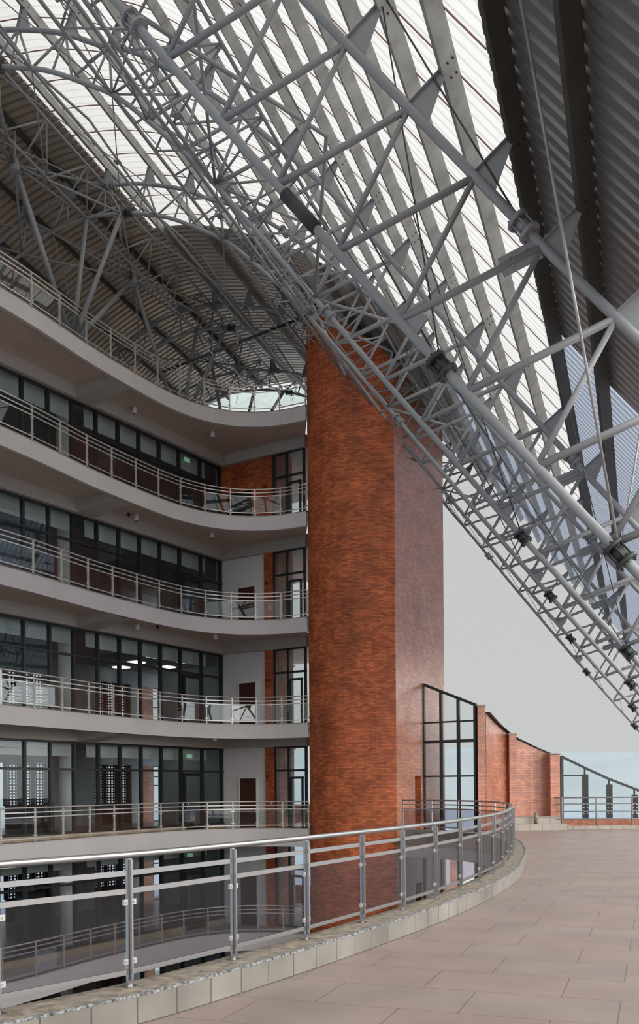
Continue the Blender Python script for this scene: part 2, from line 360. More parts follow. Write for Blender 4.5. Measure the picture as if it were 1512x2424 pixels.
def xat(x, Y, y=1861): return (x - 756 + .0075 * (1861 - y)) / 2200 * Y
# curved brick wall
cw = [(1150, 1688, 34.9), (1158, 1697, 35.6), (1168, 1708, 36.2), (1180, 1720, 36.7), (1192, 1730, 37.1), (1206, 1741, 37.4), (1222, 1750, 37.6), (1238, 1757, 37.7), (1254, 1765, 37.8), (1270, 1772, 37.85), (1288, 1779, 37.85), (1305, 1785, 37.8), (1326, 1791, 37.7)]
pts = [(xat(x, Y, y), Y) for x, y, Y in cw]; tops = [zat(x, y, Y) for x, y, Y in cw]
cwall = wallstrip([(a, b) for a, b in pts], tops, 0, .3, 'brick2', 'wall_back', kind='structure')
cop = MB()
for i in range(len(pts) - 1): cop.bar(Vector((*pts[i], tops[i] + .03)) + Vector((0, .1, 0)), Vector((*pts[i + 1], tops[i + 1] + .03)) + Vector((0, .1, 0)), .36, .03)
cop.build('wall_coping', 'dark_steel', cwall)
def pier(x0, x1, ytop, Y, dep, label, m='brick2', z0=0, par=None):
    a, b = xat(x0, Y, 1900), xat(x1, Y, 1900); zt = zat((x0 + x1) / 2, ytop, Y)
    o = MB().prism([(a, Y), (b, Y), (b, Y + dep), (a, Y + dep)], z0, zt).build('brick_pier', m, par, label=label, cat=None if par else 'pier')
    MB().prism([(a - .03, Y - .03), (b + .03, Y - .03), (b + .03, Y + dep), (a - .03, Y + dep)], zt, zt + .06).build('pier_cap', 'stone', o)
    return o
pier(1131.5, 1149, 1672, 34.45, .5, 'tall brick pier at the right end of the black framed glass screen')
pier(1206, 1223, 1739, 37.0, .5, 'short brick pier half way along the curved brick wall', par=cwall)
pier(1303, 1325.5, 1786, 37.2, .5, 'low brick pier where the curved wall meets the sloping glass balustrade', par=cwall)
# stepped plinth in front of the wall
stp = [(1180, 36.0), (1215, 36.1), (1260, 36.2), (1300, 36.25), (1345, 36.3)]
sp = [Vector((xat(x, Y), Y, 0)) for x, Y in stp]
st = MB().prism([(p.x, p.y) for p in sp] + [(sp[-1].x, 38.6), (sp[0].x - .3, 38.6)], 0.002, .25)
sto = st.build('trim_2', 'stone', kind='structure')
MB().prism([(xat(1150, 36.3), 36.2), (xat(1215, 36.7), 36.75), (xat(1326, 36.9), 36.9), (xat(1326, 37.7), 38.5), (xat(1150, 36), 38.5)], .25, .52).build('step', 'stone', sto)
MB().tube(Vector((xat(1268, 36.5), 36.5, .25)), Vector((xat(1268, 36.5), 36.5, .70)), .085, 12).build('bollard', 'kerb_top', label='short grey concrete bollard on the stone step before the curved wall', cat='bollard')
# low brick sill to the right and the kerb in front
sx0, sx1 = xat(1326, 37.4), 17.0
sl = MB().prism([(sx0, 37.3), (sx1, 37.3), (sx1, 37.7), (sx0, 37.7)], 0.002, .38).build('trim_3', 'terra', kind='structure')
MB().prism([(xat(1345, 36.6), 36.85), (sx1, 36.85), (sx1, 37.3), (xat(1345, 36.6), 37.3)], 0.002, .14).build('sill_kerb', 'stone', sl)
# sloping glass balustrade with dark posts
bal = thing('sloping_glass_screen', 'glass screen with sloping black top rail and three dark posts at the terrace edge', 'glass screen', (sx0, 37.5, .38))
Yb = 37.5
tp = [(1327, 1790), (1382, 1817), (1441, 1844), (1501, 1867), (1600, 1908)]
TP = [Vector((xat(x, Yb, y), Yb, zat(x, y, Yb))) for x, y in tp]
local(MB().path(TP, 0, flat=(.09, .09)), bal).build('top_rail', 'frame', bal)
local(MB().box(Vector((TP[0].x + .03, Yb, (TP[0].z + .38) / 2)), Vector((.06, 0, 0)), Vector((0, .05, 0)), Z * ((TP[0].z - .38) / 2)), bal).build('end_stile', 'frame', bal)
local(MB().bar(Vector((TP[0].x, Yb, zat(1350, 1836, Yb))), Vector((TP[1].x - .1, Yb, zat(1350, 1836, Yb))), .06, .06), bal).build('transom', 'frame', bal)
for x, y0, (x2, y2) in ((1384, 1833, tp[1]), (1441, 1857, tp[2]), (1501, 1881, tp[3])):
    cx = xat(x, Yb, 1900); z1 = zat(x, y0, Yb); zt = zat(x2, y2, Yb)
    po = local(MB().box(Vector((cx, Yb - .06, (z1 + .38) / 2)), Vector((.12, 0, 0)), Vector((0, .03, 0)), Z * ((z1 - .38) / 2)).box(Vector((cx, Yb, (z1 + zt) / 2)), Vector((.03, 0, 0)), Vector((0, .03, 0)), Z * ((zt - z1) / 2)), bal).build('post', 'soft_dark', bal)
    bo = MB()
    for dx in (-.07, .07):
        for zz in (.62, .86, .98): bo.tube(Vector((cx + dx, Yb - .09, zz)), Vector((cx + dx, Yb - .105, zz)), .022, 8)
    local(bo, bal).build('bolt', 'clip', po)
gl = MB()
gl.quad([TP[0] + Vector((0, 0, .38 - TP[0].z)), TP[4] + Vector((0, 0, .38 - TP[4].z)), TP[4], TP[3], TP[2], TP[1], TP[0]])
local(gl, bal).build('glass_panel', 'clearglass', bal)
# four-bar railing in front of it
fr = thing('bar_railing', 'grey four-bar steel railing on the far kerb beside the curved brick wall', 'railing', (xat(1330, 36.2), 36.9, .14))
x0, x1 = xat(1314, 36.9, 1900), 16.5
for k, zz in enumerate((1.27, 1.02, .72, .42)):
    local(MB().tube((x0 if k else x0 - .05, 36.9, zz), (x1, 36.9, zz), .03 if k == 0 else .02, 8), fr).build('rail_bar', 'steel', fr)
for x in (1330, 1411, 1495, 1577):
    X = xat(x, 36.9, 1900); local(MB().tube((X, 36.9, .14), (X, 36.9, 1.27), .035, 8), fr).build('post', 'steel', fr)

# ------------------------------------------------------------------ tower
front = [(2.8, 33.8), (2.5, 33.80), (2.1, 33.82), (1.7, 33.86), (1.3, 33.93), (.95, 34.03), (.6, 34.2), (.3, 34.42), (.02, 34.72), (-.2, 35.02), (-.37, 35.35)]
kn = [(-2.60, 1.38), (-2.4, 1.502), (-2.2, 1.66), (-2.0, 1.79), (-1.85, 1.858), (-1.7, 1.878), (-1.55, 1.862), (-1.4, 1.815), (-1.2, 1.70), (-1.0, 1.502), (-.75, 1.186), (-.5, .862), (-.25, .546), (0, .246), (.185, .012)]
def lowf(w):
    for i in range(len(kn) - 1):
        if w <= kn[i + 1][0] or i == len(kn) - 2:
            a, b = kn[i], kn[i + 1]; t = (w - a[0]) / (b[0] - a[0]); return a[1] + (b[1] - a[1]) * t
# smooth dense profile, arc length
LP = []; w = -2.6
while w <= .1851: LP.append((w, sum(lowf(max(-2.6, min(.185, w + d))) for d in (-.04, -.02, 0, .02, .04)) / 5)); w += .005
ARC = [0]
for i in range(1, len(LP)): ARC.append(ARC[-1] + math.dist(LP[i], LP[i - 1]))
def prof(sarc, off=0.):
    sarc = max(0, min(ARC[-1] - 1e-6, sarc)); lo, hi = 0, len(ARC) - 1
    while hi - lo > 1:
        m = (lo + hi) // 2
        if ARC[m] <= sarc: lo = m
        else: hi = m
    t = (sarc - ARC[lo]) / (ARC[hi] - ARC[lo]); w = LP[lo][0] + (LP[hi][0] - LP[lo][0]) * t; z = LP[lo][1] + (LP[hi][1] - LP[lo][1]) * t
    a = LP[max(0, lo - 6)]; b = LP[min(len(LP) - 1, hi + 6)]; d = Vector((b[0] - a[0], b[1] - a[1])).normalized(); n = Vector((-d.y, d.x))
    return w + n.x * off, z + n.y * off
def arc_at(w): return ARC[min(range(len(LP)), key=lambda i: abs(LP[i][0] - w))]
def upoff(w): k = abs(w + 1.7); k = max(0, min(1, (k - .4) / .5)); return .093 + (.176 - .093) * k
def roofz(P, extra=.10):      # underside of roof above plan point
    w = Vector((P[0], P[1], 0)).dot(WD) / U
    best = min(((abs(prof(a * ARC[-1] / 300, upoff(prof(a * ARC[-1] / 300)[0]) + .05)[0] - w)), a) for a in range(301))[1]
    return EYE + U * prof(best * ARC[-1] / 300, upoff(prof(best * ARC[-1] / 300)[0]) + .05)[1] - extra
front = [front[0]] + front[1:]
tpoly = front + [(1.6, 39.3), tuple((TC + bu * 4.24)[:2])]
tpoly = tpoly[::-1]
tt = [roofz(p) - .25 for p in tpoly]
tower = thing('brick_tower', 'tall orange brick service tower rising from the void to the steel roof', 'tower', (2.8, 33.8, -8.5))
cen = Vector((sum(p[0] for p in tpoly) / len(tpoly), sum(p[1] for p in tpoly) / len(tpoly), 0))
fa = MB(); L = 0
fr2 = front
for i in range(len(fr2) - 1):
    a = Vector((*fr2[i], 0)); b = Vector((*fr2[i + 1], 0)); l = (b - a).length; za, zb_ = roofz(a) - .25, roofz(b) - .25
    fa.quad([a + Z * -8.5, a + Z * za, b + Z * zb_, b + Z * -8.5], uv=[(L, -8.5), (L, za), (L + l, zb_), (L + l, -8.5)], smooth=True); L += l
local(fa, tower).build('curved_face', 'brick', tower)
E1 = TC + bu * 4.24; BK = Vector((1.6, 39.3, 0)); FL = Vector((*front[-1], 0))
sf = MB(); zz = [roofz(p) - .25 for p in (TC, TC + bu * 1.5, TC + bu * 2.2, E1)]
z_n = 2.16
def vq(mb, a, b, z0, z1, z2=None):
    l0 = (a - TC).dot(bu); l1 = (b - TC).dot(bu); z2 = z1 if z2 is None else z2
    mb.quad([a + Z * z0, b + Z * z0, b + Z * z2, a + Z * z1], uv=[(l0, z0), (l1, z0), (l1, z2), (l0, z1)])
na, nb = TC + bu * 1.52, TC + bu * 2.05
for lvl in (0, -4):
    pass
vq(sf, TC, na, -8.5, zz[0], roofz(na) - .25); vq(sf, nb, E1, -8.5, roofz(nb) - .25, zz[3])
for (z0, z1) in ((-8.5, -8.0), (-1.9, 0.0), (z_n, None)):
    if z1 is None: vq(sf, na, nb, z0, roofz(na) - .25, roofz(nb) - .25)
    else: vq(sf, na, nb, z0, z1)
local(sf, tower).build('side_face', 'brick2', tower)
nc = MB()   # reveals of the doorway niches in the side face
for z0, z1 in ((0, z_n), (-8.0, -1.9)):
    i_ = -bv * .45
    nc.quad([nb + Z * z0, nb + Z * z1, nb + i_ + Z * z1, nb + i_ + Z * z0]); nc.quad([na + Z * z1, nb + Z * z1, nb + i_ + Z * z1, na + i_ + Z * z1]); nc.quad([na + Z * z0, na + i_ + Z * z0, na + i_ + Z * z1, na + Z * z1])
local(nc, tower).build('niche_reveal', 'brick', tower)
nd = MB()
for z0, z1 in ((0, z_n), (-8.0, -1.9)): nd.quad([na - bv * .45 + Z * z0, nb - bv * .45 + Z * z0, nb - bv * .45 + Z * z1, na - bv * .45 + Z * z1])
local(nd, tower).build('niche_door', 'interior', tower)
bk = MB()
for a, b in ((E1, BK), (BK, FL)):
    za, zb_ = roofz(a) - .25, roofz(b) - .25; bk.quad([a + Z * -8.5, b + Z * -8.5, b + Z * zb_, a + Z * za])
local(bk, tower).build('back_face', 'brick', tower)
tpq = MB(); tpq.quad([Vector((*p, z_)) for p, z_ in zip(tpoly, tt)]); local(tpq, tower).build('top_slab', 'beam', tower)
# glass screen between tower and brick pier, at deck level and the level below
def screen(z0, lab, zl, zr, trans):
    a = TC + bu * 2.32; b = Vector((5.84, 34.6, 0)); d = (b - a); nrm = Vector((d.y, -d.x, 0)).normalized(); dd = d.normalized()
    s = thing('glazed_screen', lab, 'glazed screen', (a.x, a.y, z0)); L = d.length
    def top(f): return zl + (zr - zl) * f
    for f in (0, .34, .67, .985):
        p = a + d * f; local(MB().box(p + Z * ((z0 + top(f)) / 2), dd * .045, nrm * .07, Z * ((top(f) - z0) / 2)), s).build('mullion', 'frame', s)
    for zz_ in trans: local(MB().bar(a + Z * zz_, b + Z * zz_, .10, .11 if abs(zz_ - z0 - 3.46) < .05 else .06), s).build('transom', 'frame', s)
    local(MB().bar(a + Z * top(0), b + Z * top(1), .13, .10), s).build('head_rail', 'frame', s)
    for k, (f0, f1) in enumerate(((0, .34), (.34, .67), (.67, .985))):
        g_ = MB().quad([a + d * f0 + Z * z0, a + d * f1 + Z * z0, a + d * f1 + Z * top(f1), a + d * f0 + Z * top(f0)]); local(g_, s).build('glass_pane', 'clearglass', s)
screen(0.0, 'tall black framed glass screen with sloping head beside the brick tower', 5.68, 4.78, (4.2, 3.46, 2.14))
screen(-4.0, 'black framed glass screen on the storey below the deck, right of the tower', -.4, -.4, (-2.7,))
# storey below the deck on the right
MB().prism([(2.9, 33.4), (5.3, 30.4), (17, 30.4), (17, 39), (6, 39), (4.0, 35.72)], -4.35, -4.0).build('floor_lower', 'intfloor', kind='structure')
pier(1131.5, 1152, 2130, 34.45, .5, 'brick pier under the deck seen through the curved railing', z0=-4.0)
MB().prism([(5.9, 34.5), (17, 36.0), (17, 36.3), (5.9, 34.9)], -4.0, -.36).build('wall_lower', 'beam', kind='structure')
bh = MB().prism([(4.5, 60), (16, 60), (16, 66), (4.5, 66)], -9, -1.9)
bho = bh.build('neighbour_building', 'brick3', label='pink brick building with blue roof edge seen through the lower glass screen', cat='building')
MB().prism([(4.2, 59.7), (16.3, 59.7), (16.3, 66), (4.2, 66)], -2.3, -1.6).build('roof_edge', 'hill', bho)
for k in range(5): MB().box((6.2 + k * 1.7, 59.95, -3.8), (.45, 0, 0), (0, .06, 0), Z * .9).build('window', 'white', bho)

# ------------------------------------------------------------------ office building
fcurve = [(-13.6, 20.3), (-12.6, 21.5), (-11.6, 22.8), (-10.7, 24.05), (-9.85, 25.3), (-9.12, 26.55), (-8.5, 27.75), (-7.98, 28.9), (-7.45, 30.1), (-6.9, 31.2), (-6.3, 32.3), (-5.7, 33.35), (-5.05, 34.3), (-4.25, 35.1), (-3.33, 35.6), (-2.4, 35.75), (-1.42, 35.6), (-.42, 35.12)]
FC = resamp(fcurve, 5); FP = [Vector((*p, 0)) for p in fcurve]
FCi = offs(FC, -.14)
back = [B(0, 4.3, 0), B(7, 4.3, 0), B(7, -9, 0), B(-22, -9, 0)]
spoly = [(p.x, p.y) for p in FCi] + [(p.x, p.y) for p in back]
def fdist(t_):
    best = min(FCi, key=lambda p: abs((p - C0).dot(bu) - t_)); return (best - C0).dot(bv)
names = {-2: 'lowest', -1: 'basement', 0: 'deck-level', 1: 'second', 2: 'third', 3: 'fourth', 4: 'roof terrace'}
rail_lab = {-1: 'stainless and glass balcony railing one storey below the deck, seen through the near railing',
            0: 'stainless and glass balcony railing on the storey level with the deck',
            1: 'stainless and glass balcony railing one storey above the deck, third from the terrace down',
            2: 'stainless and glass balcony railing two storeys above the deck, between the other balconies',
            3: 'stainless and glass balcony railing directly below the roof terrace',
            4: 'stainless and clear glass railing of the open roof terrace under the steel roof'}
for k in range(-3, 5):
    z = 4.0 * k
    sl = MB().prism(spoly, z - .15, z).build('balcony_slab', 'soffit' if k > -1 else 'beam', kind='structure')
    fz0 = z - .35 if k > 0 else z - .5
    f = MB(); L = 0
    for i in range(len(FC) - 1):
        l = (FC[i + 1] - FC[i]).length
        for (P, Q) in ((FC, 0), (FCi, 1)):
            f.quad([P[i] + Z * fz0, P[i + 1] + Z * fz0, P[i + 1] + Z * (z + .2), P[i] + Z * (z + .2)], smooth=True)
        f.quad([FC[i] + Z * (z + .2), FC[i + 1] + Z * (z + .2), FCi[i + 1] + Z * (z + .2), FCi[i] + Z * (z + .2)]); f.quad([FC[i] + Z * fz0, FCi[i] + Z * fz0, FCi[i + 1] + Z * fz0, FC[i + 1] + Z * fz0])
    f.build('fascia', 'paint', sl)
    if k >= -1:
        capm = MB()
        for i in range(len(FC) - 1): capm.bar(FC[i] - (FC[i] - FCi[i]) * .5 + Z * (z + .21), FC[i + 1] - (FC[i + 1] - FCi[i + 1]) * .5 + Z * (z + .21), .17, .02)
        capm.build('fascia_cap', 'kerb_top', sl)
        bm = MB()   # edge beam over the windows, return beam and cross beams
        bm.box(B(-11, .13, z - .365), bu * 11.2, bv * .13, Z * .215); bm.box(B(-.05, 2.4, z - .365), bu * .13, bv * 2.0, Z * .215)
        bm.build('beam', 'beam', sl)
        cb = MB()
        for t_ in (-8.0, -15.0):
            dA, dB = fdist(t_ - .42) + .05, fdist(t_ + .42) + .05
            q = [B(t_ - .42, .2, 0), B(t_ + .42, .2, 0), B(t_ + .42, dB, 0), B(t_ - .42, dA, 0)]; zz_ = [-.585, -.585, -.37, -.37]
            cb.quad([p + Z * (z + w_) for p, w_ in zip(q, zz_)]); cb.quad([q[0] + Z * (z - .585), q[3] + Z * (z - .37), q[3] + Z * (z - .14), q[0] + Z * (z - .14)]); cb.quad([q[1] + Z * (z - .585), q[1] + Z * (z - .14), q[2] + Z * (z - .14), q[2] + Z * (z - .37)])
        cb.build('cross_beam', 'beam', sl)
    if k >= -1:
        railing('balcony_railing', rail_lab[k], FC, FP, z + .2, 1.0, 'sat', 'clearglass', .024, .045)
MB().prism([(-20, -9), (17, -9), (17, 39), (2, 50), (-20, 40)], -12.4, -12.15).build('floor_atrium_light_block', 'intfloor', kind='structure')  # unseen floor added to block light bouncing up into the void
MB().prism([(17, -9), (17.2, -9), (17.2, 39), (17, 39)], -12.15, -.36).build('wall_right_light_block', 'beam', kind='structure')  # unseen wall added to shut out light below the deck
MB().prism([(-20, -9.2), (17, -9.2), (17, -9), (-20, -9)], -12.15, -.36).build('wall_near_light_block', 'beam', kind='structure')  # likewise unseen, added to close the near side against light
# window walls
mt = [-.09, -1.39, -2.72, -3.91, -5.05, -6.16, -7.27, -8.43, -9.51, -10.61, -11.7, -12.8, -13.9, -15, -16.1]
wn = 0
for k in range(-2, 4):
    z = 4.0 * k; wn += 1
    zb = z + (.22 if k in (0, -1, -2) else .05); zt = z + 3.43
    root = put(bpy.data.objects.new('window_%d' % wn, None), None, kind='structure'); root.location = B(0, 0, z)
    fm = MB()
    for t_ in mt: fm.box(B(t_, 0, (zb + zt) / 2), bu * .045, bv * .075, Z * (zt - zb) / 2)
    for zz_ in (zb + .03, z + 2.45, zt - .04): fm.bar(B(.0, 0, zz_), B(-16.1, 0, zz_), .14, .075)
    local(fm, root).build('window_frame', 'frame', root)
    for i in range(len(mt) - 1):
        local(MB().quad([B(mt[i + 1], .02, zb), B(mt[i], .02, zb), B(mt[i], .02, zt), B(mt[i + 1], .02, zt)]), root).build('pane', 'glass', root)
    # glazed door in the second bay
    d = put(bpy.data.objects.new('door_%d' % wn, None), None, kind='structure'); d.location = B(-2.05, .08, z)
    dm = MB()
    for t_ in (-1.52, -2.6): dm.box(B(t_, .1, z + 1.18), bu * .06, bv * .04, Z * 1.17)
    for zz_ in (z + .1, z + 2.3): dm.bar(B(-1.46, .1, zz_), B(-2.66, .1, zz_), .08, .14)
    local(dm, d).build('door_frame', 'frame', d)
    local(MB().tube(B(-2.5, .2, z + .85), B(-2.5, .2, z + 1.35), .016, 8), d).build('door_handle', 'stainless', d)
    if k in (0, -1): 
        kt = strip([B(-1.35, .22, z), B(.0, .22, z)][::-1], [B(-1.35, .08, z), B(0, .08, z)][::-1], z * 0 + z - z, .22, 'tile_kerb', 'tile_kerb', 'baseboard_%d' % wn, kind='structure')
        kt.location = (0, 0, z)
        k2 = MB().box(B(-9.8, .12, z + .11), bu * 7.1, bv * .1, Z * .11).box(B(-.7, .12, z + .11), bu * .65, bv * .1, Z * .11); kt2 = k2.build('window_kerb', 'tile_kerb', kt); kt2.matrix_parent_inverse = Matrix.Translation((0, 0, -z))
        bpy.data.objects.remove(kt.children[0]) if False else None
    # return wall
    if k == 3:
        MB().box(B(.12, 1.15, z + 1.72), bu * .12, bv * 1.15, Z * 1.71).build('wall_return', 'brick', kind='structure')
        MB().box(B(-.02, 1.0, z + 1.1), bu * .03, bv * .62, Z * 1.09).build('dark_opening', 'soft_dark', kind='structure')
    else:
        MB().box(B(.12, 1.15, z + 1.72), bu * .12, bv * 1.15, Z * 1.71).build('wall_return', 'white', kind='structure')
        dr = put(bpy.data.objects.new('door_%d' % (wn + 10), None), None, kind='structure'); dr.location = B(0, 1.38, z)
        local(MB().box(B(-.03, 1.38, z + 1.07), bu * .03, bv * .43, Z * 1.07), dr).build('door_leaf', 'wood', dr)
        fm = MB()
        for dd_ in (.93, 1.83): fm.box(B(-.04, dd_, z + 1.09), bu * .05, bv * .025, Z * 1.09)
        fm.bar(B(-.04, .92, z + 2.17), B(-.04, 1.84, z + 2.17), .1, .05); local(fm, dr).build('door_casing', 'blind', dr)
        local(MB().tube(B(-.09, 1.72, z + 1.0), B(-.09, 1.6, z + 1.0), .014, 8), dr).build('door_handle', 'stainless', dr)
    MB().box(B(.1, 2.52, z + 1.72), bu * .2, bv * .22, Z * 1.71).build('wall_pilaster', 'brick', kind='structure')
    if k in (3, 2, 1, 0): 
        a_ = MB().tube(B(-.1, 2.42, z + 2.2), B(-.15, 2.42, z + 2.2), .07, 12)
        a_.build('alarm_sounder', 'red', label='round red alarm sounder on the brick pilaster of the %s balcony' % {3: 'highest', 2: 'second highest', 1: 'third highest', 0: 'deck-level'}[k], cat='alarm')
        if k < 3: MB().box(B(-.13, 2.62, z + 1.15), bu * .02, bv * .05, Z * .06).build('wall_switch', 'white', label='small white switch on the brick pilaster of the %s balcony' % {2: 'second highest', 1: 'third highest', 0: 'deck-level'}[k], cat='switch')
    # corridor glazing beyond the pilaster
    r2 = put(bpy.data.objects.new('window_%d' % (wn + 10), None), None, kind='structure'); r2.location = B(0, 3.5, z)
    fm = MB()
    for d_ in (2.79, 3.42, 4.25): fm.box(B(0, d_, z + 1.75), bu * .05, bv * .045, Z * 1.68)
    for zz_ in (z + .1, z + 2.45, z + 3.4): fm.bar(B(0, 2.76, zz_), B(0, 4.3, zz_), .1, .08)
    for d_ in (3.52, 4.05): fm.box(B(.02, d_, z + 1.1), bu * .04, bv * .035, Z * 1.05)
    fm.bar(B(.02, 3.5, z + 2.15), B(.02, 4.1, z + 2.15), .08, .09)
    local(fm, r2).build('window_frame', 'frame', r2)
    local(MB().quad([B(0, 2.8, z), B(0, 4.25, z), B(0, 4.25, z + 3.4), B(0, 2.8, z + 3.4)]), r2).build('pane', 'glass', r2)
    MB().box(B(.9, 2.55, z + 1.9), bu * .6, bv * .12, Z * 1.9).build('wall_corridor_left', 'brick3', kind='structure')
    MB().box(B(3.5, 3.6, z + 3.7), bu * 3.2, bv * .95, Z * .03).build('ceiling_corridor', 'plank', kind='structure')
    MB().box(B(7.15, 1.2, z + .45), bu * .1, bv * 2.2, Z * .45).build('wall_outer', 'brick3', kind='structure')
    # ---------- rooms behind the glass
    ce = MB().box(B(-7, -4.6, z + 3.6), bu * 13, bv * 4.4, Z * .02).build('ceiling', 'ceil', kind='structure')
    MB().box(B(-7, -4.6, z + .03), bu * 13, bv * 4.4, Z * .02).build('floor_room', 'intfloor', kind='structure')
    if k != -2:
        bl = MB()
        for t0, t1 in ((-7.35, -.5), (-16, -8.05)): bl.box(B((t0 + t1) / 2, -.5, z + 3.25), bu * (t1 - t0) / 2, bv * .02, Z * .33)
        bl.build('ceiling_bulkhead', 'blind', kind='structure')
    for t_ in (-7.75, -15.6):
        cc = MB(); cc.tube(B(t_, -1.05, z + .05), B(t_, -1.05, z + 3.6), .30, 24)
        o = cc.build('round_column', 'blind', label='white round column behind the glass of the %s storey' % {3: 'topmost', 2: 'second highest', 1: 'third highest', 0: 'deck-level', -1: 'lower', -2: 'lowest'}[k] if t_ > -8 else 'white round column at the far left behind the %s glazing' % {3: 'topmost', 2: 'second highest', 1: 'third highest', 0: 'deck-level', -1: 'lower', -2: 'lowest'}[k], cat='column')
        if t_ < -8: bpy.data.objects.remove(o)
    # right end partition of the room
    MB().box(B(3.6, -3.4, z + 1.8), bu * .1, bv * 3.2, Z * 1.8).build('wall_partition', 'interior', kind='structure')
    MB().box(B(1.9, -.25, z + 1.8), bu * 1.8, bv * .1, Z * 1.8).build('wall_partition_front', 'interior', kind='structure')
    # back wall at d=-8 : solid parts, perforated brick panels, bright windows
    bd = -7.9
    def bw(t0, t1, z0, z1, m, name='wall_room_back'): return MB().box(B((t0 + t1) / 2, bd, z + (z0 + z1) / 2), bu * (t1 - t0) / 2, bv * .1, Z * (z1 - z0) / 2).build(name, m, kind='structure')
    bw(-16.5, -4.8, 2.9, 3.6, 'interior'); bw(-4.8, 6, 2.9, 3.6, 'interior')
    bw(2.7, 3.45, .05, 2.9, 'interior'); bw(3.45, 4.25, .05, 2.9, 'brick3'); bw(5.9, 6.2, .05, 2.9, 'interior'); bw(-2.3, .2, .05, 2.9, 'interior'); bw(-16.5, -11.8, .05, 2.9, 'interior')
    for (t0, t1) in ((.2, 2.7), (-4.9, -2.3), (-11.8, -5.6)):
        if t1 - t0 > 4: 
            bw(t0, t1, .05, 2.9, 'screen_brick'); continue
        pm = MB(); nx = int((t1 - t0) / .18); nz = 14; cw_ = (t1 - t0) / nx; z0 = 1.05; ch = (2.85 - z0) / nz
        pm.box(B((t0 + t1) / 2, bd, z + .55), bu * (t1 - t0) / 2, bv * .06, Z * .5)
        for ix in range(nx + 1): pm.box(B(t0 + ix * cw_, bd, z + (z0 + 2.9) / 2), bu * (.034 if ix % 4 else .12), bv * .012, Z * (2.9 - z0) / 2)
        for iz in range(nz + 1): pm.box(B((t0 + t1) / 2, bd + .002, z + z0 + iz * ch), bu * (t1 - t0) / 2, bv * .0125, Z * .028)
        pm.build('perforated_brick_screen', 'screen_brick', label='dark perforated brick screen behind the %s storey glazing, %s the column' % ({3: 'topmost', 2: 'second highest', 1: 'third highest', 0: 'deck-level', -1: 'lower', -2: 'lowest'}[k], 'right of' if t0 > 0 else 'left of'), cat='brick screen')
    wm = MB()
    for t_ in (4.3, 4.85, 5.3, 5.85): wm.box(B(t_, bd, z + 1.5), bu * .04, bv * .05, Z * 1.45)
    for zz_ in (.08, 1.9, 2.35, 2.88): wm.bar(B(4.3, bd, z + zz_), B(5.85, bd, z + zz_), .08, .06)
    wm.build('window_%d' % (wn + 20), 'frame', kind='structure')
    # ceiling lights
    if k in (0, 1):
        ORD5 = {(-.6, -3.2): 'nearest and leftmost', (.3, -5.2): 'middle row left', (1.2, -7.0): 'farthest', (1.4, -3.2): 'nearest and right', (2.4, -5.2): 'middle row right'}
        for ti, di in ((-.6, -3.2), (.3, -5.2), (1.2, -7.0), (1.4, -3.2), (2.4, -5.2)):
            lo = MB().box(B(ti, di, z + 3.55), bu * .3, bv * .3, Z * .03).build('ceiling_light', 'lamp', label='square lit ceiling panel in the %s storey room' % {0: 'deck-level', 1: 'third highest'}[k], cat='ceiling light', group='lit ceiling panels of the %s storey' % {0: 'deck-level', 1: 'third highest'}[k]); lo['label'] += ', %s from the glass' % ORD5[(ti, di)]
    MB().box(B(-2.35, .13, z + 3.05), bu * .16, bv * .02, Z * .08).build('exit_sign', 'green' if k in (3, 0, -1) else 'soft_dark', label='green emergency exit sign above the glazed door of the %s storey' % {3: 'topmost', 2: 'second highest', 1: 'third highest', 0: 'deck-level', -1: 'lower', -2: 'lowest'}[k], cat='exit sign') if k in (3, 0, -1) else None
# dark notice board with white letters behind the glass of the storey below
nbd = thing('notice_board', 'tall dark notice board with white letters behind the lower storey glazing at far left', 'notice board', B(-10.0, -.45, -4))
local(MB().box(B(-10.0, -.45, -2.65), bu * .62, bv * .03, Z * 1.3), nbd).build('board', 'soft_dark', nbd)
lt = MB(); y_ = -1.62
lt.box(B(-10.1, -.41, y_), bu * .02, bv * .005, Z * .075)
lt.box(B(-9.99, -.41, y_), bu * .02, bv * .005, Z * .075)
for a_ in range(8):
    a1_, a2_ = -math.pi / 2 + math.pi * a_ / 8, -math.pi / 2 + math.pi * (a_ + 1) / 8
    lt.bar(B(-9.97 + .09 * math.cos(a1_), -.41, y_ + .06 * math.sin(a1_)), B(-9.97 + .09 * math.cos(a2_), -.41, y_ + .06 * math.sin(a2_)), .01, .03)
local(lt, nbd).build('letters', 'white', nbd)
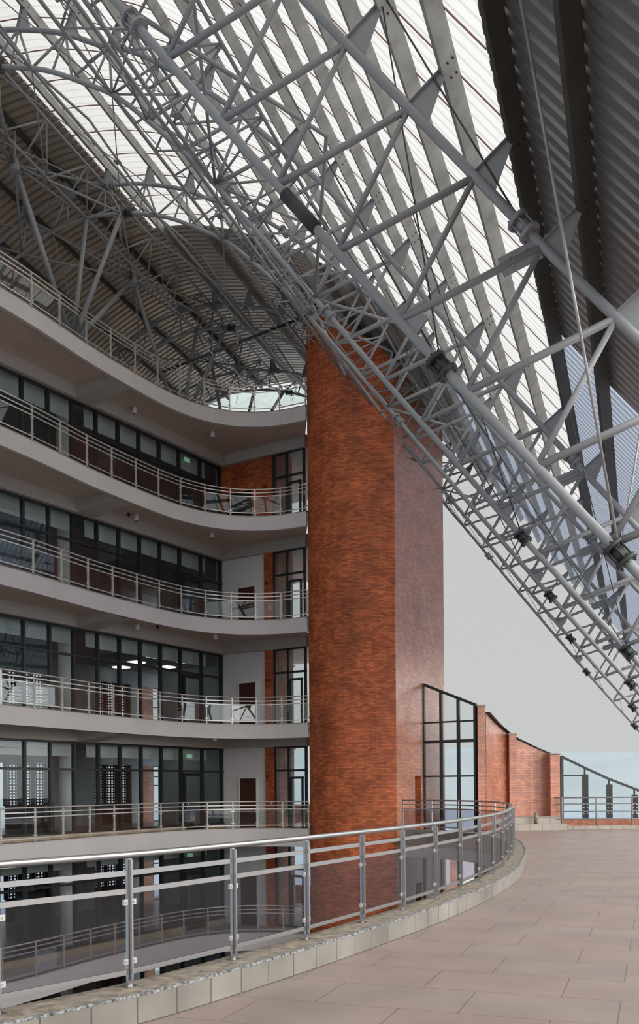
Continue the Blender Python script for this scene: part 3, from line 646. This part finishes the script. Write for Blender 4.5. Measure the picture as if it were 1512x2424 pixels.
# soffit lights and cameras
for k, x, y, w in ((3, -6.72, 34.27, 'upper left'), (3, -4.21, 37.0, 'right'), (2, -6.66, 34.13, 'left'), (2, -4.25, 36.9, 'right'), (1, -6.66, 34.2, 'left'), (1, -4.16, 36.9, 'right'), (0, -4.2, 36.9, 'right')):
    z = 4 * k + 3.84
    if w == 'right': x, y = x + .1, y - .3
    o = MB().tube((x, y, z - .24), (x, y, z), .085, 16).build('soffit_downlight', 'white', label='white cylindrical downlight on the soffit of the %s balcony, %s one' % ({3: 'highest', 2: 'second', 1: 'third', 0: 'deck-level'}[k], w), cat='downlight')
    MB().tube((x, y, z - .245), (x, y, z - .235), .06, 12).build('lens', 'dark_steel', o)
for k, x, y, w in ((3, -6.3, 35.9, 'beneath the roof terrace'), (2, -7.5, 33.0, 'left under the second balcony soffit'), (2, -6.9, 34.0, 'middle of the second balcony soffit'), (1, -7.35, 32.9, 'left under the third balcony soffit'), (1, -6.0, 34.7, 'middle of the third balcony soffit')):
    z = 4 * k + 3.84
    o = MB().tube((x, y, z - .06), (x, y, z), .06, 12).tube((x, y, z - .12), (x, y, z - .06), .03, 10, .055).build('dome_camera', 'dark_steel', label='small dark dome camera ' + w, cat='camera')
# small brick stack on the roof beyond the terrace
bs = MB().box((-1.05, 44.5, 16.9), (.32, 0, 0), (0, .3, 0), Z * .95); bso = bs.build('brick_chimney', 'brick3', label='small brick stack standing beyond the terrace glass beside the tower', cat='chimney')
MB().box((-.45, 44.5, 16.7), (.3, 0, 0), (0, .25, 0), Z * .6).build('duct', 'hill', bso)

# ------------------------------------------------------------------ roof trusses
SV = dict(A=1.1467 * U, B=2.0 * U, C=2.6473 * U, D=3.4503 * U, E=4.4766 * U)
step = .1325
a0 = arc_at(-.028); ups = []; lows = []
na_ = int((a0) / step)
arcs = [a0 + step] + [a0 - step * i for i in range(na_ + 1)]
arcs = [a for a in arcs if 0 <= a <= ARC[-1]]
arcs.sort(reverse=True)
def LW(sarc, off=0.): w_, z_ = prof(sarc, off); return WD * (w_ * U) + Z * (EYE + z_ * U)
def UPO(a): return upoff(prof(a)[0])
mids = [(arcs[i] + arcs[i + 1]) / 2 for i in range(len(arcs) - 1)]
mids = [arcs[0] + step / 2] + mids
mids = [m for m in mids if m <= ARC[-1] + .001]
def make_truss(label):
    t = thing('roof_truss', label, 'truss', (0, 0, 0), None)
    dense = [LW(ARC[-1] * i / 160) for i in range(161)]
    MB().path(dense, .058, 12).build('lower_chord', 'steel', t)
    ua = [mids[-1] - step / 2 + (mids[0] - mids[-1] + step / 2) * i / 160 for i in range(161)]
    MB().path([LW(a, UPO(a)) for a in ua], .06, 12).build('upper_chord', 'steel', t)
    for i, m_ in enumerate(mids):
        P = LW(m_, UPO(m_)); crown = abs(prof(m_)[0] + 1.7) < .62
        for a, r in ((m_ + step / 2, .036), (m_ - step / 2, .046)):
            if 0 <= a <= ARC[-1]: MB().tube(P, LW(a), r if not crown else .032, 10).build('diagonal', 'steel', t)
        if crown: MB().tube(LW(m_), P, .028, 8).build('vertical_strut', 'steel', t)
        # fin bracket carrying the purlin
        o_ = UPO(m_); q = LW(m_ + .004, o_ + .056); q2 = LW(m_ - .004, o_ + .056); b1 = LW(m_ + .034, o_ + .004); b0 = LW(m_ - .004, o_ + .004)
        fb = MB()
        for s_ in (-1, 1): fb.quad([b0 + G * .006 * s_, b1 + G * .006 * s_, q + G * .006 * s_, q2 + G * .006 * s_][::s_])
        fb.quad([b1 - G * .006, b1 + G * .006, q + G * .006, q - G * .006])
        fb.bar(b0, q2, .10, .012, up=(b1 - b0)); fb.build('purlin_bracket', 'steel', t)
    # flanged splices and dark sleeves on the chords
    for wq, up_, m_ in ((-.232, 0, 'dark_steel'), (-.02, 0, 'dark_steel'), (-.267, 1, 'steel'), (-.66, 0, 'steel'), (-1.1, 1, 'steel'), (-1.62, 1, 'steel'), (-1.55, 0, 'dark_steel')):
        a = arc_at(wq); o_ = UPO(a) if up_ else 0; p0, p1, p2, p3 = LW(a - .014, o_), LW(a - .009, o_), LW(a + .009, o_), LW(a + .014, o_); d = (p3 - p0).normalized()
        j = MB().tube(p0, p1, .135, 14).tube(p2, p3, .135, 14).tube(p1, p2, .08, 12)
        x, y = frame_of(d)
        for q_ in range(6):
            an = q_ * math.pi / 3; dd = x * math.cos(an) + y * math.sin(an); j.tube(p0 - d * .03 + dd * .105, p3 + d * .03 + dd * .105, .012, 6)
        j.build('flanged_splice', m_, t)
    a = arc_at(-.415); MB().tube(LW(a - .035), LW(a + .035), .085, 14).build('sleeve', 'dark_steel', t)
    # bolted gusset plates
    for wq in (-.28, -.9, -1.0):
        i = min(range(len(arcs)), key=lambda i: abs(prof(arcs[i])[0] - wq)); a = arcs[i]; P = LW(a); Q = LW(a + step / 2, UPO(a + step / 2)); 
        e1 = (LW(a + .01) - P).normalized(); e2 = (Q - P).normalized(); pl = MB(); w_ = .26
        c_ = P + e2 * .28
        for s_ in (-1, 1):
            pl.quad([P - e1 * .18 + G * .012 * s_, P + e1 * .30 + G * .012 * s_, c_ + e1 * .16 + G * .012 * s_, c_ - e1 * .05 + G * .012 * s_][::s_])
        pl.build('gusset_plate', 'steel', t)
    for up_w in (-.105,):
        i = min(range(len(mids)), key=lambda i: abs(prof(mids[i], UPO(mids[i]))[0] - up_w)); m_ = mids[i]; P = LW(m_, UPO(m_)); Q = LW(m_ - step / 2); e2 = (Q - P).normalized(); n_ = e2.cross(G)
        pl = MB().box(P + e2 * .28, e2 * .24, n_ * .12, G * .014)
        for q_ in (.18, .38):
            for s_ in (-.06, .06): pl.tube(P + e2 * q_ + n_ * s_ - G * .03, P + e2 * q_ + n_ * s_ + G * .03, .016, 8)
        pl.build('gusset_plate', 'steel', t)
    return t
tl = {'A': 'nearest big grey tubular roof truss sweeping down from top left to the right edge',
      'B': 'second roof truss, just behind the nearest one',
      'C': 'third roof truss, passing in front of the brick tower and over the terrace',
      'D': 'fourth roof truss, ending behind the brick tower',
      'E': 'fifth and farthest roof truss at the open end of the roof'}
TR = {}
proto = make_truss(tl['A']); proto.location = G * SV['A']; TR['A'] = proto
for k in 'BCDE':
    r = proto.copy(); col.objects.link(r); r.location = G * SV[k]; r['label'] = tl[k]
    for ch in list(proto.children):
        if ch.name.startswith('sleeve'): continue
        c = ch.copy(); col.objects.link(c); c.parent = r
    TR[k] = r
def TP_(s, a, off=0.): return G * s + LW(a, off)
SK = .30
def SE(w_): return 43.4 + SK * (w_ + .4) * U
def SVa(k, a): return SE(prof(a)[0]) if k == 'E' else SV[k]
TR['E'].location = G * SE(0); TR['E'].rotation_euler = (0, 0, math.atan(SK)); TR['E'].scale = (math.hypot(1, SK), math.hypot(1, SK), 1)
ORD = ['first', 'second', 'third', 'fourth', 'fifth', 'sixth', 'seventh', 'eighth', 'ninth', 'tenth', 'eleventh', 'twelfth', 'thirteenth', 'fourteenth', 'fifteenth', 'sixteenth', 'seventeenth', 'eighteenth']
PAIR = ['between the nearest and second trusses', 'between the second and third trusses', 'between the third and fourth trusses', 'between the fourth and farthest trusses']
# ------------------------------------------------------------------ purlins
S0 = -4.0
def s_end(w_): return SE(w_) + 3.2
pm_ = {}
ends = [mids[0]] + []
def purlin(m_, label, group=None, mt_='galv'):
    o_ = UPO(m_) + .056; P = LW(m_, o_); e1 = (LW(m_ + .01, o_) - LW(m_ - .01, o_)).normalized(); n_ = (LW(m_, o_ + .01) - LW(m_, o_)).normalized()
    # C section, web along n_, flanges along e1
    prof_ = [(0, 0), (.085, 0), (.085, .03), (.078, .03), (.078, .008), (.007, .008), (.007, .212), (.085, .212), (.085, .22), (0, .22)]
    mb = MB(); i0 = 0
    for s_ in (S0, s_end(prof(m_)[0])):
        for a, b in prof_: mb.v.append(P + G * s_ - e1 * (a - .04) + n_ * b - n_ * .03)
    n = len(prof_)
    for j in range(n): l = (j + 1) % n; mb.f.append((j, l, n + l, n + j))
    mb.f.append(tuple(range(n))[::-1]); mb.f.append(tuple(range(n, 2 * n)))
    base = P + G * 10; mb.org = base
    w_ = prof(m_)[0]
    o = mb.build('roof_purlin', mt_, label=label, cat='purlin', group=group); o.location = base
    for tr_ in 'AB':
        bb = MB(); s_ = SV[tr_]
        for dd in (-.12, .12):
            for q in (.06, .14): bb.tube(P + G * (s_ + dd) + e1 * .04 + n_ * q, P + G * (s_ + dd) + e1 * .06 + n_ * q, .012, 6)
        bb.org = base; bb.build('bolt', 'dark_steel', o)
    return o
c1_ = c2_ = 0
for i, m_ in enumerate(mids):
    w_ = prof(m_, UPO(m_) + .056)[0]
    if w_ > .06: continue
    if w_ > -.09: 
        lab, gr = ('shaded purlin running down the far right under the metal roofing', None) if w_ > -.07 else ('x', None)
    r_ = w_ / prof(m_, UPO(m_) + .056)[1]
    mt_ = 'galv' if -.22 >= r_ and w_ > -1.72 else 'purlin_shaded'
    if r_ > .05: lab, gr = 'lowest shaded purlin under the metal roofing, outside the right edge', 'outermost purlins at the roof eaves'
    elif r_ > -.04: lab, gr = 'shaded purlin under the metal roofing, the one nearest the right edge', None
    elif r_ > -.12: lab, gr = 'broad shaded purlin under the metal roofing near the top right corner', None
    elif r_ > -.22: lab, gr = 'broad shaded purlin along the right edge of the white translucent roofing', None
    elif w_ > -1.72: lab, gr = 'galvanised purlin under the white translucent roofing, %s from the metal roofing at right' % ORD[c1_], 'purlins under the translucent roofing'; c1_ += 1
    else: lab, gr = 'shaded purlin under the brown metal roofing at left, %s from the white roofing' % ORD[c2_], 'purlins under the brown roofing on the left'; c2_ += 1
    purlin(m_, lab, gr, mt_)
# ------------------------------------------------------------------ roof sheets (real trapezoidal ribs)
def sheet(name, m, sa, sb, a0_, a1_, n_a, extra=0., rh=.045):
    pitch = .27; ribs = []; s_ = sa
    while s_ < sb - 1e-4:
        for ds, hgt in ((0, 0), (.15, 0), (.17, rh), (.25, rh)):
            if s_ + ds < sb: ribs.append((s_ + ds, hgt))
        s_ += pitch
    ribs.append((sb, 0)); mb = MB(); na = n_a
    for j in range(na + 1):
        a = a0_ + (a1_ - a0_) * j / na; o_ = UPO(a) + .0775
        p = LW(a, o_); n_ = (LW(a, o_ + .01) - p).normalized()
        for s_, hh in ribs: mb.v.append(p + G * min(s_, s_end(prof(a)[0])) + n_ * (hh + extra))
    K = len(ribs)
    for j in range(na):
        for i in range(K - 1): mb.f.append((j * K + i, j * K + i + 1, (j + 1) * K + i + 1, (j + 1) * K + i))
    return mb.build(name, m, kind='structure')
def arc_ratio(r):
    best = None
    for i in range(600):
        a = ARC[-1] * i / 599; w_, z_ = prof(a, UPO(a) + .0775)
        d = abs(w_ / z_ - r)
        if best is None or d < best[0]: best = (d, a)
    return best[1]
aR, aL = arc_ratio(-.19), arc_ratio(-.815); Sk = 3.02 * U
SKY = sheet('roof_skylight', 'skylight', S0, Sk, aL, aR, 50, rh=.018)
aE = min(ARC[-1], next(ARC[-1] * i / 800 for i in range(800) if prof(ARC[-1] * i / 800, .2535)[0] > .03 and ARC[-1] * i / 800 > 1.5))
aM = next(ARC[-1] * i / 800 for i in range(800) if prof(ARC[-1] * i / 800, .2535)[0] > -.62 and ARC[-1] * i / 800 > 1.2)
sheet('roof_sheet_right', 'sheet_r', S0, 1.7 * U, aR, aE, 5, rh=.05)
sheet('roof_sheet_lower', 'sheet_glare_blue', 1.7 * U, Sk, aR, aE, 5, rh=.09)
sheet('roof_sheet_lower_end', 'sheet_glare_blue', Sk, s_end(0) + .5, aM, aE, 24, rh=.09)
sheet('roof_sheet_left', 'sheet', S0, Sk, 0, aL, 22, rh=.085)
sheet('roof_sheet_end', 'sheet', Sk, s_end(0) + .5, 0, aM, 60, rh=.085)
# thin reddish sheet lap lines over the translucent strip
M['seam'] = mat('seam_sealant', (.42, .24, .22), .7)
sm_ = MB(); s_ = S0 + .35
while s_ < Sk:
    sm_.path([LW(aL + (aR - aL) * j / 60, UPO(aL + (aR - aL) * j / 60) + .0768) + G * s_ for j in range(61)], 0, flat=(.035, .012)); s_ += 1.08
sm_.build('lap_seams', 'seam', SKY)
# ------------------------------------------------------------------ longitudinal tubes, bracing, star nodes
lab_l = {-1.19: 'lower longitudinal tube tying the trusses, just right of the crown', -.9: 'longitudinal tube through the big gusset node, upper left of the tower', -1.45: 'longitudinal tube tying the lower chords at the crown', -1.76: 'longitudinal tube tying the lower chords left of the crown', -1.03: 'longitudinal tube between the crown tube and the gusset node tube', -2.1: 'longitudinal tube low on the left side of the vault'}
def node(w_): return min(arcs, key=lambda a: abs(prof(a)[0] - w_))
used = set()
for wq, lb in lab_l.items():
    a = node(wq)
    if a in used: continue
    used.add(a)
    MB().tube(TP_(S0, a), TP_(SVa('E', a), a), .045, 10).build('longitudinal_tube', 'steel', label=lb, cat='tube')
# longitudinal lattice trusses (upper chord, verticals, diagonals) along the vault
ks = 'ABCDE'
for wq, lb in ((-.9, 'longitudinal lattice girder linking the trusses high on the right slope'), (-1.24, 'longitudinal lattice girder linking the trusses right of the crown'), (-1.76, 'longitudinal lattice girder linking the trusses along the crown')):
    a = node(wq); b = min(mids, key=lambda m: abs(m - a - step / 2)); t = thing('longitudinal_girder', lb, 'girder', TP_(SV['A'], a))
    local(MB().tube(TP_(SV['A'], b, UPO(b)), TP_(SVa('E', b), b, UPO(b)), .04, 10), t).build('upper_tube', 'steel', t)
    if a not in used: local(MB().tube(TP_(SV['A'], a), TP_(SVa('E', a), a), .04, 10), t).build('lower_tube', 'steel', t)
    ss = []
    for i in range(4):
        s0_, s1_ = SVa(ks[i], a), SVa(ks[i + 1], a); n = max(3, round((s1_ - s0_) / 2.0)); ss += [s0_ + (s1_ - s0_) * j / n for j in range(n)]
    ss.append(SVa('E', a))
    for i in range(len(ss) - 1):
        m_ = (ss[i] + ss[i + 1]) / 2
        local(MB().tube(TP_(m_, a), TP_(m_, b, UPO(b)), .028, 8), t).build('vertical_strut', 'steel', t)
        local(MB().tube(TP_(ss[i], a), TP_(m_, b, UPO(b)), .028, 8), t).build('diagonal', 'steel', t)
        local(MB().tube(TP_(ss[i + 1], a), TP_(m_, b, UPO(b)), .028, 8), t).build('diagonal', 'steel', t)
# cross bracing rods between neighbouring trusses (lower chord plane)
for i in range(4):
    for nq, wq in enumerate((-.66, -.9, -1.19, -1.5, -1.85)):
        a = node(wq); s0_, s1_ = SVa(ks[i], a), SVa(ks[i + 1], a); b = arcs[min(arcs.index(a) + 3, len(arcs) - 1)]
        t = MB().tube(TP_(s0_, a), TP_(s1_, b), .014, 6).tube(TP_(s0_, b), TP_(s1_, a), .014, 6)
        m1 = (TP_(s0_, a) + TP_(s1_, b)) / 2
        t.box(m1, G * .09, WD * .09, Z * .012)
        t.build('cross_brace', 'steel', label='thin crossed bracing rods %s, %s pair from the lower right' % (PAIR[i], ORD[nq]), cat='brace', group='crossed bracing rods between trusses')
# thin rods with turnbuckles between lower chords of the last two trusses
for i, a in enumerate([x for x in arcs if -.9 < prof(x)[0] < .1]):
    b = a - step / 2
    p, q = TP_(SV['D'], b), TP_(SVa('E', b), b); d = (q - p).normalized()
    MB().tube(p, q, .012, 6).tube(q - d * .9, q - d * .6, .045, 8).tube(p + d * .7, p + d * 1.0, .045, 8).build('tie_rod', 'steel', label='thin tie rod with turnbuckle between the two farthest trusses, %s from the lower right' % ORD[i], cat='tie rod', group='tie rods between the farthest trusses')
# raking members between adjacent trusses of the vault (space frame look on the right slope)
for i in range(4):
    for nq, wq in enumerate((-.72, -.9, -1.08, -1.5)):
        a = node(wq); s0_, s1_ = SVa(ks[i], a), SVa(ks[i + 1], a); b = min(mids, key=lambda m: abs(m - a))
        MB().tube(TP_(s0_, a), TP_((s0_ + s1_) / 2, b, UPO(b) - .01), .035, 8).tube(TP_(s1_, a), TP_((s0_ + s1_) / 2, b, UPO(b) - .01), .035, 8).build('knee_brace', 'steel', label='V-shaped tubular knee brace %s, %s from the lower right' % (PAIR[i], ORD[nq]), cat='brace', group='V knee braces between trusses')
# star nodes and branching columns over the roof terrace
zt_ = 16.0
def footp(s, w_): p = G * s + WD * (w_ * U); return Vector((p.x, p.y, zt_))
stars = {'BC': (2.35 * U, -1.763, 1.876), 'CD': (3.05 * U, -1.769, 1.894), 'DE': (3.74 * U, -1.78, 1.88)}
SP = {k: RW(*v_) for k, v_ in stars.items()}
feet = {'C': footp(SV['C'], -1.765), 'D': footp(SV['D'], -1.785), 'E': footp(SE(-1.8) - .2, -1.8)}
nb_ = {'C': ('BC', 'CD', 'left'), 'D': ('CD', 'DE', 'middle'), 'E': ('DE', None, 'farthest')}
for k, (s1n, s2n, w) in nb_.items():
    F_ = feet[k]; t = thing('branching_column', 'branching white steel tube column on the roof terrace, %s of three' % w, 'column', F_)
    tops = [TP_(SVa(k, node(-1.765)), node(-1.765)), TP_(SVa(k, node(-1.57)), node(-1.57))]
    tops += [SP[s1n]] + ([SP[s2n]] if s2n else [])
    for tp2 in tops: local(MB().tube(F_ + Z * .15, tp2, .085, 12, .07), t).build('branch', 'steel', t)
    local(MB().tube(F_, F_ + Z * .3, .2, 16, .12).tube(F_, F_ + Z * .03, .32, 16), t).build('base', 'steel', t)
for k, p in SP.items():
    t = thing('star_node', 'star-shaped node of radiating struts %s' % {'BC': 'at the far left above the terrace', 'CD': 'in the middle above the terrace', 'DE': 'near the open end of the roof'}[k], 'strut node', p)
    local(MB().tube(p - Z * .22, p + Z * .18, .17, 14, .10), t).build('hub', 'steel', t)
    for tr_ in k:
        for wq in (-1.95, -1.765, -1.57):
            a = node(wq); local(MB().tube(p, TP_(SVa(tr_, a), a), .035, 8), t).build('strut', 'steel', t)
        for wq in (-1.9, -1.62):
            m_ = min(mids, key=lambda m: abs(prof(m)[0] - wq)); local(MB().tube(p, TP_(SVa(tr_, m_), m_, UPO(m_)), .035, 8), t).build('strut', 'steel', t)
    local(MB().tube(p, p + Z * 1.0, .03, 8), t).build('hanger', 'steel', t)
# black pipe from the terrace to the tower
pa, pb = Vector((xat(385, 34.6, 880), 34.6, zat(385, 880, 34.6))), Vector((xat(722, 35.1, 750), 35.1, zat(722, 750, 35.1)))
pp = thing('black_pipe', 'long straight black pipe running from the terrace railing to the brick tower', 'pipe', pa)
local(MB().tube(pa, pb, .05, 12), pp).build('pipe', 'dark_steel', pp)
for f_ in (.12, .34, .52, .75, .93): d = (pb - pa).normalized(); q = pa + (pb - pa) * f_; local(MB().tube(q - d * .03, q + d * .03, .062, 12), pp).build('pipe_clip', 'clip', pp)
# steady cables
def cable(p, q, r, label, m='cable'): MB().tube(p, q, r, 8).build('stay_cable', m, label=label, cat='cable')
def onroof(x, y):   # point on the straight right-hand roof slope seen at that place
    dx, dz = (x - 756) / 2200, (1861 - y - .0075 * (x - 756)) / 2200
    d = Vector((dx, 1, dz)); s_ = d.dot(G); w_ = d.dot(WD); k_ = .63 * U / (dz + 1.262 * w_); return Vector((0, 0, EYE)) + d * k_
LA = lambda w_: TP_(SV['A'], arc_at(w_))
cable(onroof(1236, -60), LA(-.02) , .017, 'thick grey stay rod hanging in front of the metal roofing at the upper right', 'galv')
cable(onroof(1560, 800), LA(-.02), .013, 'thin stay rod slanting up to the right edge from the lower right splice', 'galv')
cable(onroof(905, -40), TP_(SV['A'], arc_at(-.267), UPO(arc_at(-.267))), .012, 'black cable crossing the white roofing to the upper chord splice')
cable(onroof(912, -30), LA(-.232), .010, 'black cable dropping steeply to the dark splice in front of the tower')
cable(onroof(560, -30), LA(-.232), .012, 'long black cable from the top edge to the dark splice in front of the tower')
cable(onroof(400, 30), LA(-.28), .008, 'thin black cable running across the nearest truss at the upper left')
cable(LA(-.232), TP_(SV['B'], arc_at(-.02)), .010, 'black cable from the dark splice down to the second truss')
cable(TP_(SV['A'], arc_at(-.267), UPO(arc_at(-.267))), TP_(SV['B'], arc_at(-.02)), .008, 'thin cable from the upper chord splice down to the second truss')
cable(TP_(SV['B'], arc_at(-.232)), onroof(985, 500), .012, 'cable hanging from the roof to the second truss splice')
cable(TP_(SV['B'], arc_at(-.232)), onroof(640, 300), .012, 'cable slanting across the tower to the second truss splice')
cable(TP_(SV['C'], arc_at(-.3)), onroof(900, 640), .012, 'thin cable hanging before the tower side to the third truss')
# hanging brown rods at the tower front
for (x0, y0, x1, y1, lb) in ((725, 690, 817, 888, 'upper'), (815, 860, 912, 990, 'lower')):
    MB().tube(Vector((xat(x0, 31, y0), 31, zat(x0, y0, 31))), Vector((xat(x1, 31, y1), 31, zat(x1, y1, 31))), .045, 10).build('raking_rod', 'galv', label='brown raking rod end before the curved brick face, %s one' % lb, cat='rod')
